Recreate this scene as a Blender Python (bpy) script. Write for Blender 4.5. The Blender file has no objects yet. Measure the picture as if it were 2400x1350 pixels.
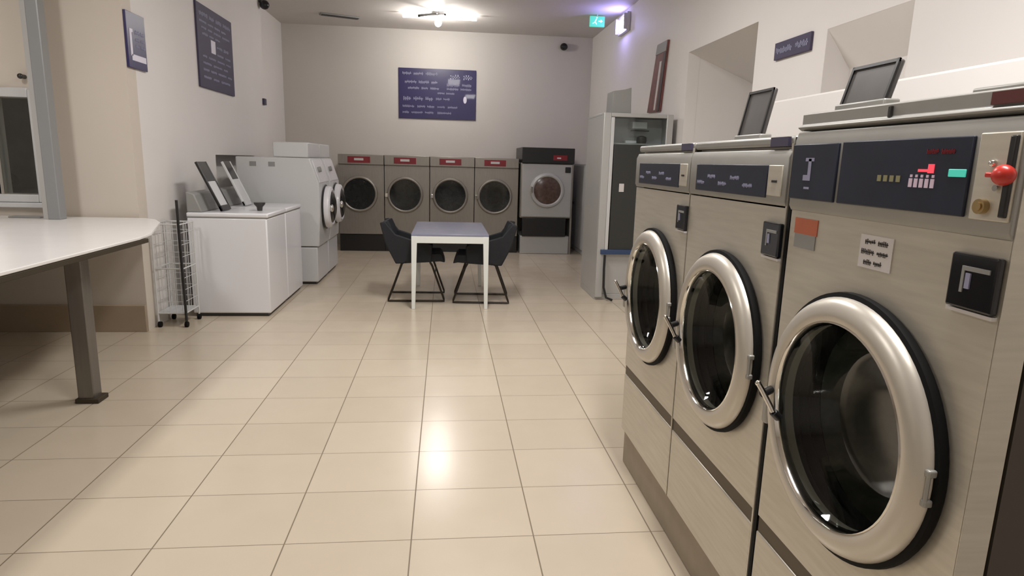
import bpy, bmesh, math, random
from mathutils import Vector, Matrix
random.seed(7)
C = bpy.context.scene.collection
SC = bpy.context.scene

# ------------------------------------------------------------------ camera, view, world, main lights
cam = bpy.data.cameras.new('camera'); camo = bpy.data.objects.new('camera', cam); C.objects.link(camo)
SC.camera = camo
_r = Vector((0.99447613, -0.10150022, 0.02673809)); _d = Vector((0.00639018, -0.19571916, -0.98063917)); _f = Vector((0.10476824, 0.97539311, -0.19398942))
camo.matrix_world = Matrix(((_r.x, -_d.x, -_f.x, 0), (_r.y, -_d.y, -_f.y, 0), (_r.z, -_d.z, -_f.z, 1.45), (0, 0, 0, 1)))
cam.sensor_width = 36; cam.lens = 36 * 1494.574 / 2400; cam.clip_start = .05; cam.clip_end = 100
SC.view_settings.view_transform = 'Standard'; SC.view_settings.look = 'None'
SC.view_settings.exposure = 0.52; SC.view_settings.gamma = 1.0; SC.view_settings.use_curve_mapping = False
w = bpy.data.worlds.new('world'); SC.world = w; w.use_nodes = True
w.node_tree.nodes['Background'].inputs[0].default_value = (.02, .022, .025, 1)
w.node_tree.nodes['Background'].inputs[1].default_value = 1.0
CEIL = 3.5
LIGHT_ROWS = [  # ceiling fixtures out of view over the aisle, one added over the counter: x, y, size_x, size_y, watts
    (0.75, 1.2, .30, 1.2, 58), (0.2, 4.8, .30, 1.2, 52), (-2.9, 2.6, .3, 1.2, 36)]
WARM = (1.0, .97, .945)

def area_light(name, loc, sx, sy, watts, color, parent=None):
    l = bpy.data.lights.new(name, 'AREA'); l.shape = 'RECTANGLE'; l.size = sx; l.size_y = sy
    l.energy = watts; l.color = color
    o = bpy.data.objects.new(name, l); C.objects.link(o); o.location = loc
    if parent: o.parent = parent; o.location = Vector(loc) - parent.location
    return o

# ------------------------------------------------------------------ materials
def mat(name, col, rough=.5, metal=0.0, emit=None, estr=0.0, spec=.5, noise=0.0, nscale=8.0, bump=0.0, coat=0.0, stretch=None):
    m = bpy.data.materials.new(name); m.use_nodes = True; nt = m.node_tree; b = nt.nodes['Principled BSDF']
    b.inputs['Base Color'].default_value = (*col, 1); b.inputs['Roughness'].default_value = rough
    b.inputs['Metallic'].default_value = metal; b.inputs['Specular IOR Level'].default_value = spec
    b.inputs['Coat Weight'].default_value = coat
    if emit: b.inputs['Emission Color'].default_value = (*emit, 1); b.inputs['Emission Strength'].default_value = estr
    if noise or bump:
        g = nt.nodes.new('ShaderNodeNewGeometry'); mp = nt.nodes.new('ShaderNodeMapping')
        nt.links.new(g.outputs['Position'], mp.inputs[0])
        if stretch: mp.inputs['Scale'].default_value = stretch
        n = nt.nodes.new('ShaderNodeTexNoise'); n.inputs['Scale'].default_value = nscale; n.inputs['Detail'].default_value = 4
        nt.links.new(mp.outputs[0], n.inputs['Vector'])
        if noise:
            r = nt.nodes.new('ShaderNodeValToRGB')
            r.color_ramp.elements[0].position = .3; r.color_ramp.elements[1].position = .7
            r.color_ramp.elements[0].color = (*[c * (1 - noise) for c in col], 1)
            r.color_ramp.elements[1].color = (*[min(1, c * (1 + noise)) for c in col], 1)
            nt.links.new(n.outputs[0], r.inputs[0]); nt.links.new(r.outputs[0], b.inputs['Base Color'])
        if bump:
            bp = nt.nodes.new('ShaderNodeBump'); bp.inputs['Strength'].default_value = bump; bp.inputs['Distance'].default_value = .01
            nt.links.new(n.outputs[0], bp.inputs['Height']); nt.links.new(bp.outputs[0], b.inputs['Normal'])
    return m

def glass_mat(name, tint, gloss=.5, rough=.04):
    m = bpy.data.materials.new(name); m.use_nodes = True; nt = m.node_tree
    for n in list(nt.nodes): nt.nodes.remove(n)
    out = nt.nodes.new('ShaderNodeOutputMaterial'); mix = nt.nodes.new('ShaderNodeMixShader')
    t = nt.nodes.new('ShaderNodeBsdfTransparent'); t.inputs[0].default_value = (*tint, 1)
    g = nt.nodes.new('ShaderNodeBsdfGlossy'); g.inputs['Roughness'].default_value = rough
    lw = nt.nodes.new('ShaderNodeLayerWeight'); lw.inputs[0].default_value = .5
    pw = nt.nodes.new('ShaderNodeMath'); pw.operation = 'POWER'; pw.inputs[1].default_value = 3.5; nt.links.new(lw.outputs['Facing'], pw.inputs[0])
    f = nt.nodes.new('ShaderNodeMath'); f.operation = 'MULTIPLY_ADD'; f.inputs[1].default_value = .7; f.inputs[2].default_value = gloss; nt.links.new(pw.outputs[0], f.inputs[0])
    nt.links.new(f.outputs[0], mix.inputs[0]); nt.links.new(t.outputs[0], mix.inputs[1]); nt.links.new(g.outputs[0], mix.inputs[2])
    nt.links.new(mix.outputs[0], out.inputs[0]); return m

def floor_mat():
    m = bpy.data.materials.new('floor_tiles'); m.use_nodes = True; nt = m.node_tree; N = nt.nodes; L = nt.links
    b = N['Principled BSDF']; g = N.new('ShaderNodeNewGeometry'); s = N.new('ShaderNodeSeparateXYZ'); L.new(g.outputs['Position'], s.inputs[0])
    def math_(op, a, c=None):
        n = N.new('ShaderNodeMath'); n.operation = op
        for i, v in enumerate((a, c)):
            if v is None: continue
            if isinstance(v, (int, float)): n.inputs[i].default_value = v
            else: L.new(v, n.inputs[i])
        return n.outputs[0]
    masks = []; cells = []
    for ax, x0, wd, gw in (('X', -.1233, .47847, .0052), ('Y', 2.264, .38396, .0038)):
        t = math_('DIVIDE', math_('SUBTRACT', s.outputs[ax], x0), wd)
        cells.append(math_('FLOOR', t)); fr = math_('FRACT', t)
        e = math_('MINIMUM', fr, math_('SUBTRACT', 1.0, fr))
        masks.append(math_('LESS_THAN', math_('MULTIPLY', e, wd), gw / 2))
    gm = math_('MAXIMUM', masks[0], masks[1])
    cv = N.new('ShaderNodeCombineXYZ'); L.new(cells[0], cv.inputs[0]); L.new(cells[1], cv.inputs[1])
    wn = N.new('ShaderNodeTexWhiteNoise'); L.new(cv.outputs[0], wn.inputs[0])
    no = N.new('ShaderNodeTexNoise'); no.inputs['Scale'].default_value = 5; no.inputs['Detail'].default_value = 5; L.new(g.outputs['Position'], no.inputs['Vector'])
    v = math_('ADD', math_('MULTIPLY', wn.outputs[0], .5), math_('MULTIPLY', no.outputs[0], .5))
    r = N.new('ShaderNodeValToRGB'); L.new(v, r.inputs[0])
    r.color_ramp.elements[0].position = .2; r.color_ramp.elements[1].position = .8
    r.color_ramp.elements[0].color = (.555, .475, .37, 1); r.color_ramp.elements[1].color = (.605, .52, .408, 1)
    mx = N.new('ShaderNodeMix'); mx.data_type = 'RGBA'; L.new(gm, mx.inputs[0]); L.new(r.outputs[0], mx.inputs[6]); mx.inputs[7].default_value = (.19, .15, .10, 1)
    L.new(mx.outputs[2], b.inputs['Base Color'])
    L.new(math_('ADD', math_('MULTIPLY', gm, .5), math_('ADD', .17, math_('MULTIPLY', no.outputs[0], .10))), b.inputs['Roughness'])
    b.inputs['Specular IOR Level'].default_value = .6
    bp = N.new('ShaderNodeBump'); bp.inputs['Strength'].default_value = .25; bp.inputs['Distance'].default_value = .002
    L.new(math_('SUBTRACT', 1.0, gm), bp.inputs['Height']); L.new(bp.outputs[0], b.inputs['Normal'])
    return m

M = dict(
    floor=floor_mat(),
    wall=mat('white_wall_paint', (.73, .70, .675), .6, noise=.02, nscale=1.2, bump=.03),
    tanwall=mat('tan_wall_paint', (.60, .54, .47), .6, noise=.02, nscale=1.2),
    backwall=mat('grey_white_wall_paint', (.56, .53, .49), .55, noise=.02, nscale=1.0),
    ceiling=mat('ceiling_paint', (.62, .58, .55), .7, noise=.01),
    skirt=mat('beige_skirting_tile', (.36, .28, .20), .35, noise=.05, nscale=4),
    steel=mat('brushed_stainless', (.565, .53, .455), .40, .5, noise=.06, nscale=6, stretch=(1, 1, 14)),
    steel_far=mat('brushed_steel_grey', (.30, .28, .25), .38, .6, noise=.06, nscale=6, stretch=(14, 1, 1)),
    steel_mid=mat('grey_steel', (.33, .325, .305), .45, .5, noise=.04),
    chrome=mat('polished_chrome', (.72, .70, .66), .10, 1.0),
    ringmetal=mat('cast_door_metal', (.55, .515, .455), .36, .55, noise=.03),
    darkmetal=mat('dark_metal', (.05, .048, .045), .4, .5),
    black=mat('black_plastic', (.012, .012, .013), .35),
    blackgloss=mat('black_gloss', (.01, .011, .014), .12),
    rubber=mat('black_rubber', (.006, .006, .006), .7, spec=.15),
    drum=mat('drum_steel', (.30, .30, .27), .4, .5, noise=.15, nscale=30),
    glass=glass_mat('door_glass', (.72, .76, .74), .035),
    greyglass=glass_mat('grey_bowl_glass', (.60, .65, .60), .13, .16),
    clear=glass_mat('clear_glass', (.85, .88, .88), .05),
    navy=mat('navy_display', (.014, .018, .034), .38, spec=.35, noise=.15, nscale=12),
    navysign=mat('navy_sign', (.022, .016, .085), .35, coat=.1),
    greysign=mat('slate_sign', (.050, .042, .085), .6),
    sigtext=mat('sign_lettering', (.29, .29, .42), .5),
    sigwhite=mat('sign_white', (.70, .68, .78), .5),
    shadedside=mat('shaded_brown_side', (.055, .043, .032), .5, noise=.1),  # machine side lying in shadow, the darkness put into its brown
    kick=mat('brown_plinth', (.30, .25, .185), .6, noise=.08),
    stripe=mat('dark_brown_trim', (.085, .062, .036), .5),
    white=mat('white_enamel', (.73, .73, .755), .28, coat=.2),
    whitegrey=mat('grey_white_enamel', (.57, .575, .575), .35),
    whitetop=mat('white_laminate', (.80, .78, .76), .22, noise=.015),
    edge=mat('brown_edge', (.055, .044, .030), .7, spec=.15),
    brushed=mat('brushed_aluminium', (.20, .185, .165), .35, .7, noise=.08, nscale=5, stretch=(6, 6, .4)),
    postgrey=mat('grey_post_paint', (.30, .31, .32), .35, .3),
    bluetop=mat('blue_grey_laminate', (.24, .25, .34), .25, noise=.04),
    lamwhite=mat('table_white', (.74, .77, .74), .35),
    navychair=mat('dark_chair_fabric', (.006, .0075, .011), .7, noise=.2, nscale=40),
    chairmetal=mat('dark_chair_tube', (.035, .028, .022), .35, .7),
    red=mat('red_plastic', (.50, .03, .02), .3),
    redlabel=mat('red_label', (.22, .012, .02), .35, noise=.1),
    orange=mat('orange_label', (.48, .13, .06), .5, noise=.1),
    darkred=mat('dark_red_plate', (.10, .018, .015), .4),
    paper=mat('white_paper', (.62, .59, .58), .7),
    ink=mat('dark_ink', (.05, .045, .04), .7),
    ledred=mat('red_led', (.4, .03, .04), .4, emit=(1, .08, .12), estr=.55),
    ledwhite=mat('white_led', (.3, .22, .26), .4, emit=(1, .75, .85), estr=.16),
    ledgreen=mat('green_led', (.05, .4, .3), .4, emit=(.1, .9, .7), estr=.25),
    ledyellow=mat('olive_led', (.08, .075, .035), .4, emit=(.7, .6, .3), estr=.10),
    grey=mat('mid_grey_plastic', (.26, .26, .25), .5),
    lidgrey=mat('smoked_lid', (.070, .065, .062), .3, noise=.1, nscale=15),
    bluestrip=mat('blue_trim', (.03, .06, .14), .4),
    postlight=mat('pale_post_edge', (.45, .46, .46), .4, .1),
    cabgrey=mat('cabinet_grey', (.45, .45, .44), .35, .2),
    cabdark=mat('cabinet_dark_panel', (.030, .032, .030), .3),
    brass=mat('brass', (.45, .33, .17), .3, 1.0),
    tube=mat('lamp_tube', (1, 1, 1), .5, emit=(1, .97, .92), estr=14),
    exitgreen=mat('exit_green', (.02, .25, .18), .4, emit=(.12, .75, .50), estr=.55),
    exitwhite=mat('exit_white', (.5, .8, .7), .4, emit=(.7, 1, .9), estr=.7),
    uv=mat('violet_tube', (.5, .4, 1), .4, emit=(.40, .34, 1), estr=9),
    darkroom=mat('dark_room_wall', (.22, .22, .21), .8, noise=.3, nscale=3),
    posterred=mat('poster_red_brown', (.16, .055, .05), .5, noise=.25, nscale=14),
    posterdark=mat('poster_dark', (.035, .02, .02), .5),
    darkdrumred=mat('reddish_drum_glass', (.09, .055, .045), .2, noise=.3, nscale=20),
    darkglass=mat('dark_door_glass', (.013, .015, .015), .12, noise=.3, nscale=15),
)

# ------------------------------------------------------------------ mesh builder
class MB:
    def __init__(s): s.bm = bmesh.new()
    def box(s, x0, x1, y0, y1, z0, z1, mtx=None):
        v = [s.bm.verts.new((x, y, z)) for x in (x0, x1) for y in (y0, y1) for z in (z0, z1)]
        if mtx is not None:
            for q in v: q.co = mtx @ q.co
        for f in ((0, 1, 3, 2), (4, 6, 7, 5), (0, 4, 5, 1), (2, 3, 7, 6), (0, 2, 6, 4), (1, 5, 7, 3)):
            s.bm.faces.new([v[i] for i in f])
        return s
    def prism(s, pts, axis, a, b):
        """pts: 2-D outline; axis 0: (y,z) extruded in x, 1: (x,z) in y, 2: (x,y) in z"""
        def P(p, t):
            return ((t, p[0], p[1]), (p[0], t, p[1]), (p[0], p[1], t))[axis]
        A = [s.bm.verts.new(P(p, a)) for p in pts]; B = [s.bm.verts.new(P(p, b)) for p in pts]
        s.bm.faces.new(A); s.bm.faces.new(B[::-1]); n = len(pts)
        for i in range(n): s.bm.faces.new((A[i], B[i], B[(i + 1) % n], A[(i + 1) % n]))
        return s
    def lathe(s, prof, axis, c, n=56, close=False, cap0=False, cap1=False):
        """prof: list of (t along axis, radius)"""
        rings = []
        for t, r in prof:
            ring = []
            for k in range(n):
                a = 2 * math.pi * k / n; u, v = r * math.cos(a), r * math.sin(a)
                p = ((c[0] + t, c[1] + u, c[2] + v), (c[0] + u, c[1] + t, c[2] + v), (c[0] + u, c[1] + v, c[2] + t))[axis]
                ring.append(s.bm.verts.new(p))
            rings.append(ring)
        m = len(rings)
        for i in range(m if close else m - 1):
            A, B = rings[i], rings[(i + 1) % m]
            for k in range(n): s.bm.faces.new((A[k], A[(k + 1) % n], B[(k + 1) % n], B[k]))
        if cap0: s.bm.faces.new(rings[0])
        if cap1: s.bm.faces.new(rings[-1][::-1])
        return s
    def cyl(s, p0, p1, r, n=20, r2=None):
        return s.tube([p0, p1], r, n, r2)
    def tube(s, path, r, n=12, r2=None):
        P = [Vector(p) for p in path]; rings = []
        up = None
        for i, p in enumerate(P):
            d = (P[min(i + 1, len(P) - 1)] - P[max(i - 1, 0)]).normalized()
            if up is None: up = Vector((0, 0, 1)) if abs(d.z) < .9 else Vector((1, 0, 0))
            a = d.cross(up).normalized(); b = a.cross(d).normalized(); up = b
            rr = r if r2 is None else r + (r2 - r) * i / (len(P) - 1)
            rings.append([s.bm.verts.new(p + a * rr * math.cos(2 * math.pi * k / n) + b * rr * math.sin(2 * math.pi * k / n)) for k in range(n)])
        for A, B in zip(rings, rings[1:]):
            for k in range(n): s.bm.faces.new((A[k], A[(k + 1) % n], B[(k + 1) % n], B[k]))
        s.bm.faces.new(rings[0][::-1]); s.bm.faces.new(rings[-1]); return s
    def sphere(s, c, r, sc=(1, 1, 1), n=16):
        mt = Matrix.Translation(c) @ Matrix.Diagonal((r * sc[0], r * sc[1], r * sc[2], 1))
        bmesh.ops.create_uvsphere(s.bm, u_segments=n * 2, v_segments=n, radius=1, matrix=mt); return s
    def plate_hole(s, x, y0, y1, z0, z1, cy, cz, r, n=56):
        """flat plate in a plane of constant x with a round hole"""
        ring = []; outer = []
        for k in range(n):
            a = 2 * math.pi * k / n; u, v = math.cos(a), math.sin(a)
            ring.append(s.bm.verts.new((x, cy + r * u, cz + r * v)))
            ts = []
            if u > 1e-9: ts.append((y1 - cy) / u)
            if u < -1e-9: ts.append((y0 - cy) / u)
            if v > 1e-9: ts.append((z1 - cz) / v)
            if v < -1e-9: ts.append((z0 - cz) / v)
            t = min(ts); outer.append(s.bm.verts.new((x, cy + t * u, cz + t * v)))
        for k in range(n): s.bm.faces.new((ring[k], outer[k], outer[(k + 1) % n], ring[(k + 1) % n]))
        # corners
        for (yy, zz) in ((y0, z0), (y0, z1), (y1, z0), (y1, z1)):
            a = math.atan2(zz - cz, yy - cy) % (2 * math.pi); k = int(a / (2 * math.pi) * n) % n
            A, B = outer[k], outer[(k + 1) % n]
            if (A.co - Vector((x, yy, zz))).length > 1e-5 and (B.co - Vector((x, yy, zz))).length > 1e-5:
                s.bm.faces.new((A, s.bm.verts.new((x, yy, zz)), B))
        return s
    def rot(s, ang, axis, c):
        bmesh.ops.rotate(s.bm, verts=s.bm.verts, cent=c, matrix=Matrix.Rotation(ang, 3, axis)); return s
    def build(s, name, m, parent=None, bevel=0.0, smooth=True, segs=2, label=None):
        me = bpy.data.meshes.new(name); bmesh.ops.recalc_face_normals(s.bm, faces=s.bm.faces)
        org = Vector((0, 0, 0))
        if parent is not None:
            org = wloc(parent)
        else:
            co = [v.co for v in s.bm.verts]
            org = Vector(((min(c.x for c in co) + max(c.x for c in co)) / 2, (min(c.y for c in co) + max(c.y for c in co)) / 2, min(c.z for c in co)))
        bmesh.ops.translate(s.bm, verts=s.bm.verts, vec=-org)
        s.bm.to_mesh(me); s.bm.free(); me.materials.append(M[m])
        o = bpy.data.objects.new(name, me); C.objects.link(o)
        if parent is not None: o.parent = parent
        else: o.location = org
        if smooth:
            me.shade_smooth(); me.set_sharp_from_angle(angle=math.radians(35))
        if bevel:
            b = o.modifiers.new('bevel', 'BEVEL'); b.width = bevel; b.segments = segs; b.limit_method = 'ANGLE'; b.angle_limit = math.radians(50)
            b.harden_normals = False
        if label: o['label'] = label
        return o

def wloc(o):
    v = Vector(o.location)
    while o.parent: o = o.parent; v += Vector(o.location)
    return v
def thing(name, label, cat, loc, group=None):
    o = bpy.data.objects.new(name, None); C.objects.link(o); o.location = loc; o.empty_display_size = .1
    o['label'] = label; o['category'] = cat
    if group: o['group'] = group
    return o
def tag(o, label, cat, group=None):
    o['label'] = label; o['category'] = cat
    if group: o['group'] = group
    return o
def struct(o): o['kind'] = 'structure'; return o
def copy_tree(o, parent=None):
    c = o.copy(); C.objects.link(c)
    if parent is not None: c.parent = parent
    for ch in list(o.children): copy_tree(ch, c)
    return c
def B(*a): return MB().box(*a)

# ------------------------------------------------------------------ room shell
LX, RX, BY, FY, WX = -5.4, 2.42, 11.0, -2.2, -2.43
struct(B(LX - .2, RX + 1.2, FY - .2, BY + .2, -.1, 0).build('floor', 'floor', smooth=False))
struct(B(LX - .2, RX + 1.2, FY - .2, BY + .2, CEIL, CEIL + .1).build('ceiling', 'ceiling', smooth=False))
struct(B(-2.85, RX + .3, BY, BY + .15, 0, CEIL).build('wall_back', 'backwall', smooth=False))
struct(B(LX, RX + 1.0, FY - .15, FY, 0, CEIL).build('wall_front', 'wall', smooth=False))
struct(B(LX - .15, LX, FY, 5.53, 0, CEIL).build('wall_far_left', 'tanwall', smooth=False))
# long left wall: upper part comes forward, lower part set back behind the dryers
mb = MB(); mb.box(WX - .25, WX, 5.53, 9.2, 1.44, CEIL); mb.box(WX - .25, WX, 5.53, 7.2, 0, 1.44)
mb.box(-2.75, -2.6, 7.2, BY, 0, 1.44); mb.box(-2.75, -2.6, 9.2, BY, 1.44, CEIL)
struct(mb.build('wall_left', 'wall', smooth=False))
# facing wall with the narrow window
wx0, wx1, wz0, wz1 = -3.44, -3.15, 1.10, 1.83
mb = MB(); mb.box(LX, wx0, 5.38, 5.53, 0, CEIL); mb.box(wx1, WX, 5.38, 5.53, 0, CEIL)
mb.box(wx0, wx1, 5.38, 5.53, 0, wz0); mb.box(wx0, wx1, 5.38, 5.53, wz1, CEIL)
struct(mb.build('wall_side', 'tanwall', smooth=False))
wf = MB()
for a in ((wx0 - .07, wx0, wz0 - .06, wz1 + .06), (wx1, wx1 + .07, wz0 - .06, wz1 + .06), (wx0, wx1, wz0 - .06, wz0), (wx0, wx1, wz1, wz1 + .07)):
    wf.box(a[0], a[1], 5.355, 5.40, a[2], a[3])
win = thing('window_1', 'narrow window with dark glass behind the grey post', 'window', (wx0 / 2 + wx1 / 2, 5.38, wz0)); struct(win)
wf.build('window_frame', 'whitegrey', win, .006)
B(wx0, wx1, 5.43, 5.436, wz0, wz1).build('pane', 'clear', win, smooth=False)
B(wx0 - .1, wx1 + .1, 5.33, 5.40, wz0 - .10, wz0 - .062).build('window_sill', 'whitegrey', win, .006)
struct(B(-3.9, -2.75, 6.0, 6.05, .3, 2.4).build('wall_behind_window', 'darkroom', smooth=False))
tag(MB().sphere((-3.60, 5.75, 1.19), .075, (1, .8, .75)).cyl((-3.60, 5.75, .0), (-3.60, 5.75, 1.17), .02).build('black_stand', 'rubber'), 'dark rounded thing on a stand behind the narrow window', 'stand')
struct(B(LX, WX, 5.345, 5.38, 0, .222).build('baseboard_side', 'skirt', bevel=.004))
# right wall with two deep niches whose soffits slope down inwards
N2 = (3.31, 4.09, 2.335, 1.62, 2.60, 2.10); N1 = (5.06, 6.52, 2.575, 1.45, 3.12, 2.30)
mb = MB()
mb.box(RX, RX + .12, FY, N2[0], 0, CEIL); mb.box(RX, RX + .12, N2[1], N1[0], 0, CEIL); mb.box(RX, RX + .12, N1[1], BY, 0, CEIL)
for n in (N2, N1):
    mb.box(RX, RX + .12, n[0], n[1], n[2] + .0, CEIL); mb.box(RX, RX + .12, n[0], n[1], 0, n[3])
struct(mb.build('wall_right', 'wall', smooth=False))
for i, n in enumerate((N2, N1)):
    y0, y1, zt, zb, xb, zi = n; mb = MB(); X0 = RX + .12
    mb.box(X0, xb, y0 - .05, y0, zb - .05, zt + .05); mb.box(X0, xb, y1, y1 + .05, zb - .05, zt + .05)
    mb.box(xb, xb + .05, y0 - .05, y1 + .05, zb - .05, zt + .05); mb.box(X0, xb, y0, y1, zb - .05, zb)
    mb.prism([(RX + .001, zt), (xb, zi), (xb, zi + .05), (RX + .001, zt + .05)], 1, y0 + .001, y1 - .001)
    mb.box(RX + .001, X0, y0, y0 + .002, zb, zt); mb.box(RX + .001, X0, y1 - .002, y1, zb, zt)
    struct(mb.build('wall_niche', 'wall', smooth=False)); 
struct(B(1.74, RX, FY, 3.42, 0, 1.805).build('wall_ledge', 'wall', bevel=.01))

# ------------------------------------------------------------------ big washers on the right (front plane x = .87)
FX = .87
def lettering(mb, plane, t0, t1, u0, u1, z0, z1, rnd, words=3, gap=.12, skew=0):
    """rows of small letter-like marks, too fine to read. plane 'x': u is y; plane 'y': u is x"""
    W = (u1 - u0); ws = [rnd.uniform(.6, 1.3) for _ in range(words)]; tot = sum(ws) + gap * (words - 1) * 2
    u = u0; s = 1 if u1 > u0 else -1; W = abs(W)
    for wd in ws:
        l = W * wd / tot; n = max(2, int(l / ((z1 - z0) * .75)))
        n = max(3, int(l / ((z1 - z0) * .42)))
        for k in range(n):
            a = u + s * l * k / n; b = a + s * l / n; h = z1 - z0; lo = rnd.choice((0, .0, .12, .25)); hi = rnd.choice((.75, .85, 1, 1))
            parts = [(.1, .55, lo, hi), (0, 1, .38, .58)]
            for p in parts:
                x0, x1 = a + (b - a) * p[0], a + (b - a) * p[1]; za, zb = z0 + h * p[2], z0 + h * p[3]
                if plane == 'x': mb.box(t0, t1, min(x0, x1), max(x0, x1), za, zb)
                else: mb.box(min(x0, x1), max(x0, x1), t0, t1, za, zb)
        u += s * (l + W * gap * 2 / tot)
    return mb

def door_parts(root, cy, cz, R=.281):
    d = MB().lathe([(.0, R * .96), (-.010, R * .985), (-.026, R * .985), (-.036, R * .97), (-.044, R * .94), (-.049, R * .90), (-.051, R * .86), (-.051, R * .825), (-.048, R * .80), (-.042, R * .79), (-.02, R * .785), (-.0, R * .78)], 0, (FX, cy, cz), 80).build('door', 'ringmetal', root)
    MB().lathe([(-.001, R * .97), (-.002, R * 1.01), (-.010, R * 1.025), (-.022, R * 1.02), (-.025, R * .97)], 0, (FX, cy, cz), 72).build('door_seal', 'rubber', d)  # black seal band that also stands for the shadow around the door
    MB().lathe([(-.046, R * .797), (-.049, R * .785), (-.040, R * .768), (-.022, R * .77)], 0, (FX, cy, cz), 72).build('glass_rim', 'chrome', d)
    MB().lathe([(-.036, R * .775), (-.020, R * .74), (-.0, R * .70), (.03, R * .645), (.07, R * .60), (.085, R * .56)], 0, (FX, cy, cz), 56).build('door_glass', 'glass', d)
    MB().lathe([(.085, R * .56), (.092, R * .50), (.094, R * .3), (.095, .004)], 0, (FX, cy, cz), 56, cap1=True).build('glass_bottom', 'greyglass', d)
    # lever handle on the far (left) side
    hy, hz = cy + R * .86, cz - .03
    B(FX - .050, FX - .0, hy + .004, hy + .030, hz - .075, hz + .02).build('handle_bracket', 'steel_mid', d, .006)
    hc, hk = cy - .027, cz + .015
    h = MB(); h.cyl((FX - .085, hc + .235, hk - .022), (FX - .0, hc + .300, hk - .020), .010, 16); h.cyl((FX - .03, hc + .275, hk - .020), (FX - .03, hc + .275, hk + .006), .008, 12)
    h.build('handle_pivot', 'black', d)
    h = MB(); h.tube([(FX - .113, hc + .212, hk + .014), (FX - .106, hc + .203, hk + .0), (FX - .092, hc + .186, hk - .032), (FX - .086, hc + .178, hk - .047)], .0065, 14); h.sphere((FX - .113, hc + .212, hk + .014), .0072)
    h.build('handle', 'chrome', d)
    MB().cyl((FX - .086, hc + .178, hk - .047), (FX - .070, hc + .180, hk - .062), .010, 14).build('handle_tip', 'black', d)
    # hinge on the near side
    hg = MB()
    for dz in (-.028, .028): hg.box(FX - .038, FX - .008, cy - R * 1.0, cy - R * .955, cz + dz - .007, cz + dz + .007)
    hg.cyl((FX - .034, cy - R * .985, cz - .035), (FX - .034, cy - R * .985, cz + .035), .004, 12)
    hg.build('hinge', 'steel_mid', d, .003)
    # gasket and drum seen through the glass
    MB().lathe([(.0, R * .80), (.015, R * .79), (.03, R * .86), (.045, R * .80), (.06, R * .86), (.075, R * .80), (.085, R * .84)], 0, (FX, cy, cz), 56).build('gasket', 'rubber', root)
    dr = MB().lathe([(.085, R * .84), (.095, R * 1.02), (.45, R * 1.02), (.47, R * .9), (.47, .003)], 0, (FX, cy, cz), 56, cap1=True)
    for k in range(3):
        a = 2 * math.pi * k / 3 + .5; yy, zz = cy + math.cos(a) * R * .93, cz + math.sin(a) * R * .93
        dr.box(FX + .12, FX + .44, yy - .02, yy + .02, zz - .02, zz + .02)
    dr.build('drum', 'drum', root)
    return d

def washer_body(root, y0, y1, top, mname='steel', off=.0, ret=.055):
    cy = (y0 + y1) / 2 - off; cz = .911; R = .281
    b = MB(); b.plate_hole(FX, y0 + .002, y1 - .006, .507, 1.352, cy, cz, R * .80)
    xb = 1.70; e = .012
    # rolled edges and casing
    b.box(FX + .0005, FX + ret, y0, y0 + .008, .182, top - .02); b.box(FX + .004, FX + .03, y1 - e, y1, .507, 1.352)
    b.box(FX + .03, xb, y1 - .02, y1, .18, top - .02)
    b.box(FX + .03, xb, y0 + .02, y1 - .02, top - .035, top - .02)
    b.box(FX + .5, FX + .52, y0 + .02, y1 - .02, .19, top - .04)
    b.build('body', mname, root, smooth=False)
    B(FX + ret + .007, xb, y0, y0 + .02, .18, top - .02).build('side_panel', 'shadedside', root, smooth=False, label='side panel with shade put into its dark brown')
    B(FX + .004, FX + .05, y0 + .004, y1 - .006, .458, .508).build('trim_groove', 'stripe', root, smooth=False)
    B(FX, FX + .03, y0 + .004, y1 - .004, .182, .459).build('lower_panel', mname, root, .004)
    return cy, cz

def sticker(root, name, y0, y1, z0, z1, m, x=FX, t=.003, bevel=0):
    return B(x - t, x, y0, y1, z0, z1).build(name, m, root, bevel, smooth=False)

def pay_box(root, y0, y1, z0, z1):
    p = sticker(root, 'card_reader', y0, y1, z0, z1, 'blackgloss', t=.014, bevel=.004)
    ym, zm = (y0 + y1) / 2, (z0 + z1) / 2; h = z1 - z0; wd = y1 - y0
    fr = MB(); fr.box(FX - .016, FX - .013, y0 + wd * .12, y1 - wd * .30, z1 - h * .30, z1 - h * .22)
    fr.box(FX - .016, FX - .013, y1 - wd * .36, y1 - wd * .30, z0 + h * .30, z1 - h * .30); fr.build('reader_frame', 'grey', p, smooth=False)
    mk = MB(); mk.box(FX - .0165, FX - .013, ym + wd * .0, ym + wd * .10, zm - h * .12, zm + h * .16); mk.build('reader_slot', 'sigtext', p, smooth=False)
    sticker(root, 'reader_ledge', y0, y1, z0 - .008, z0 - .002, 'paper', t=.010)
    return p

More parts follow.
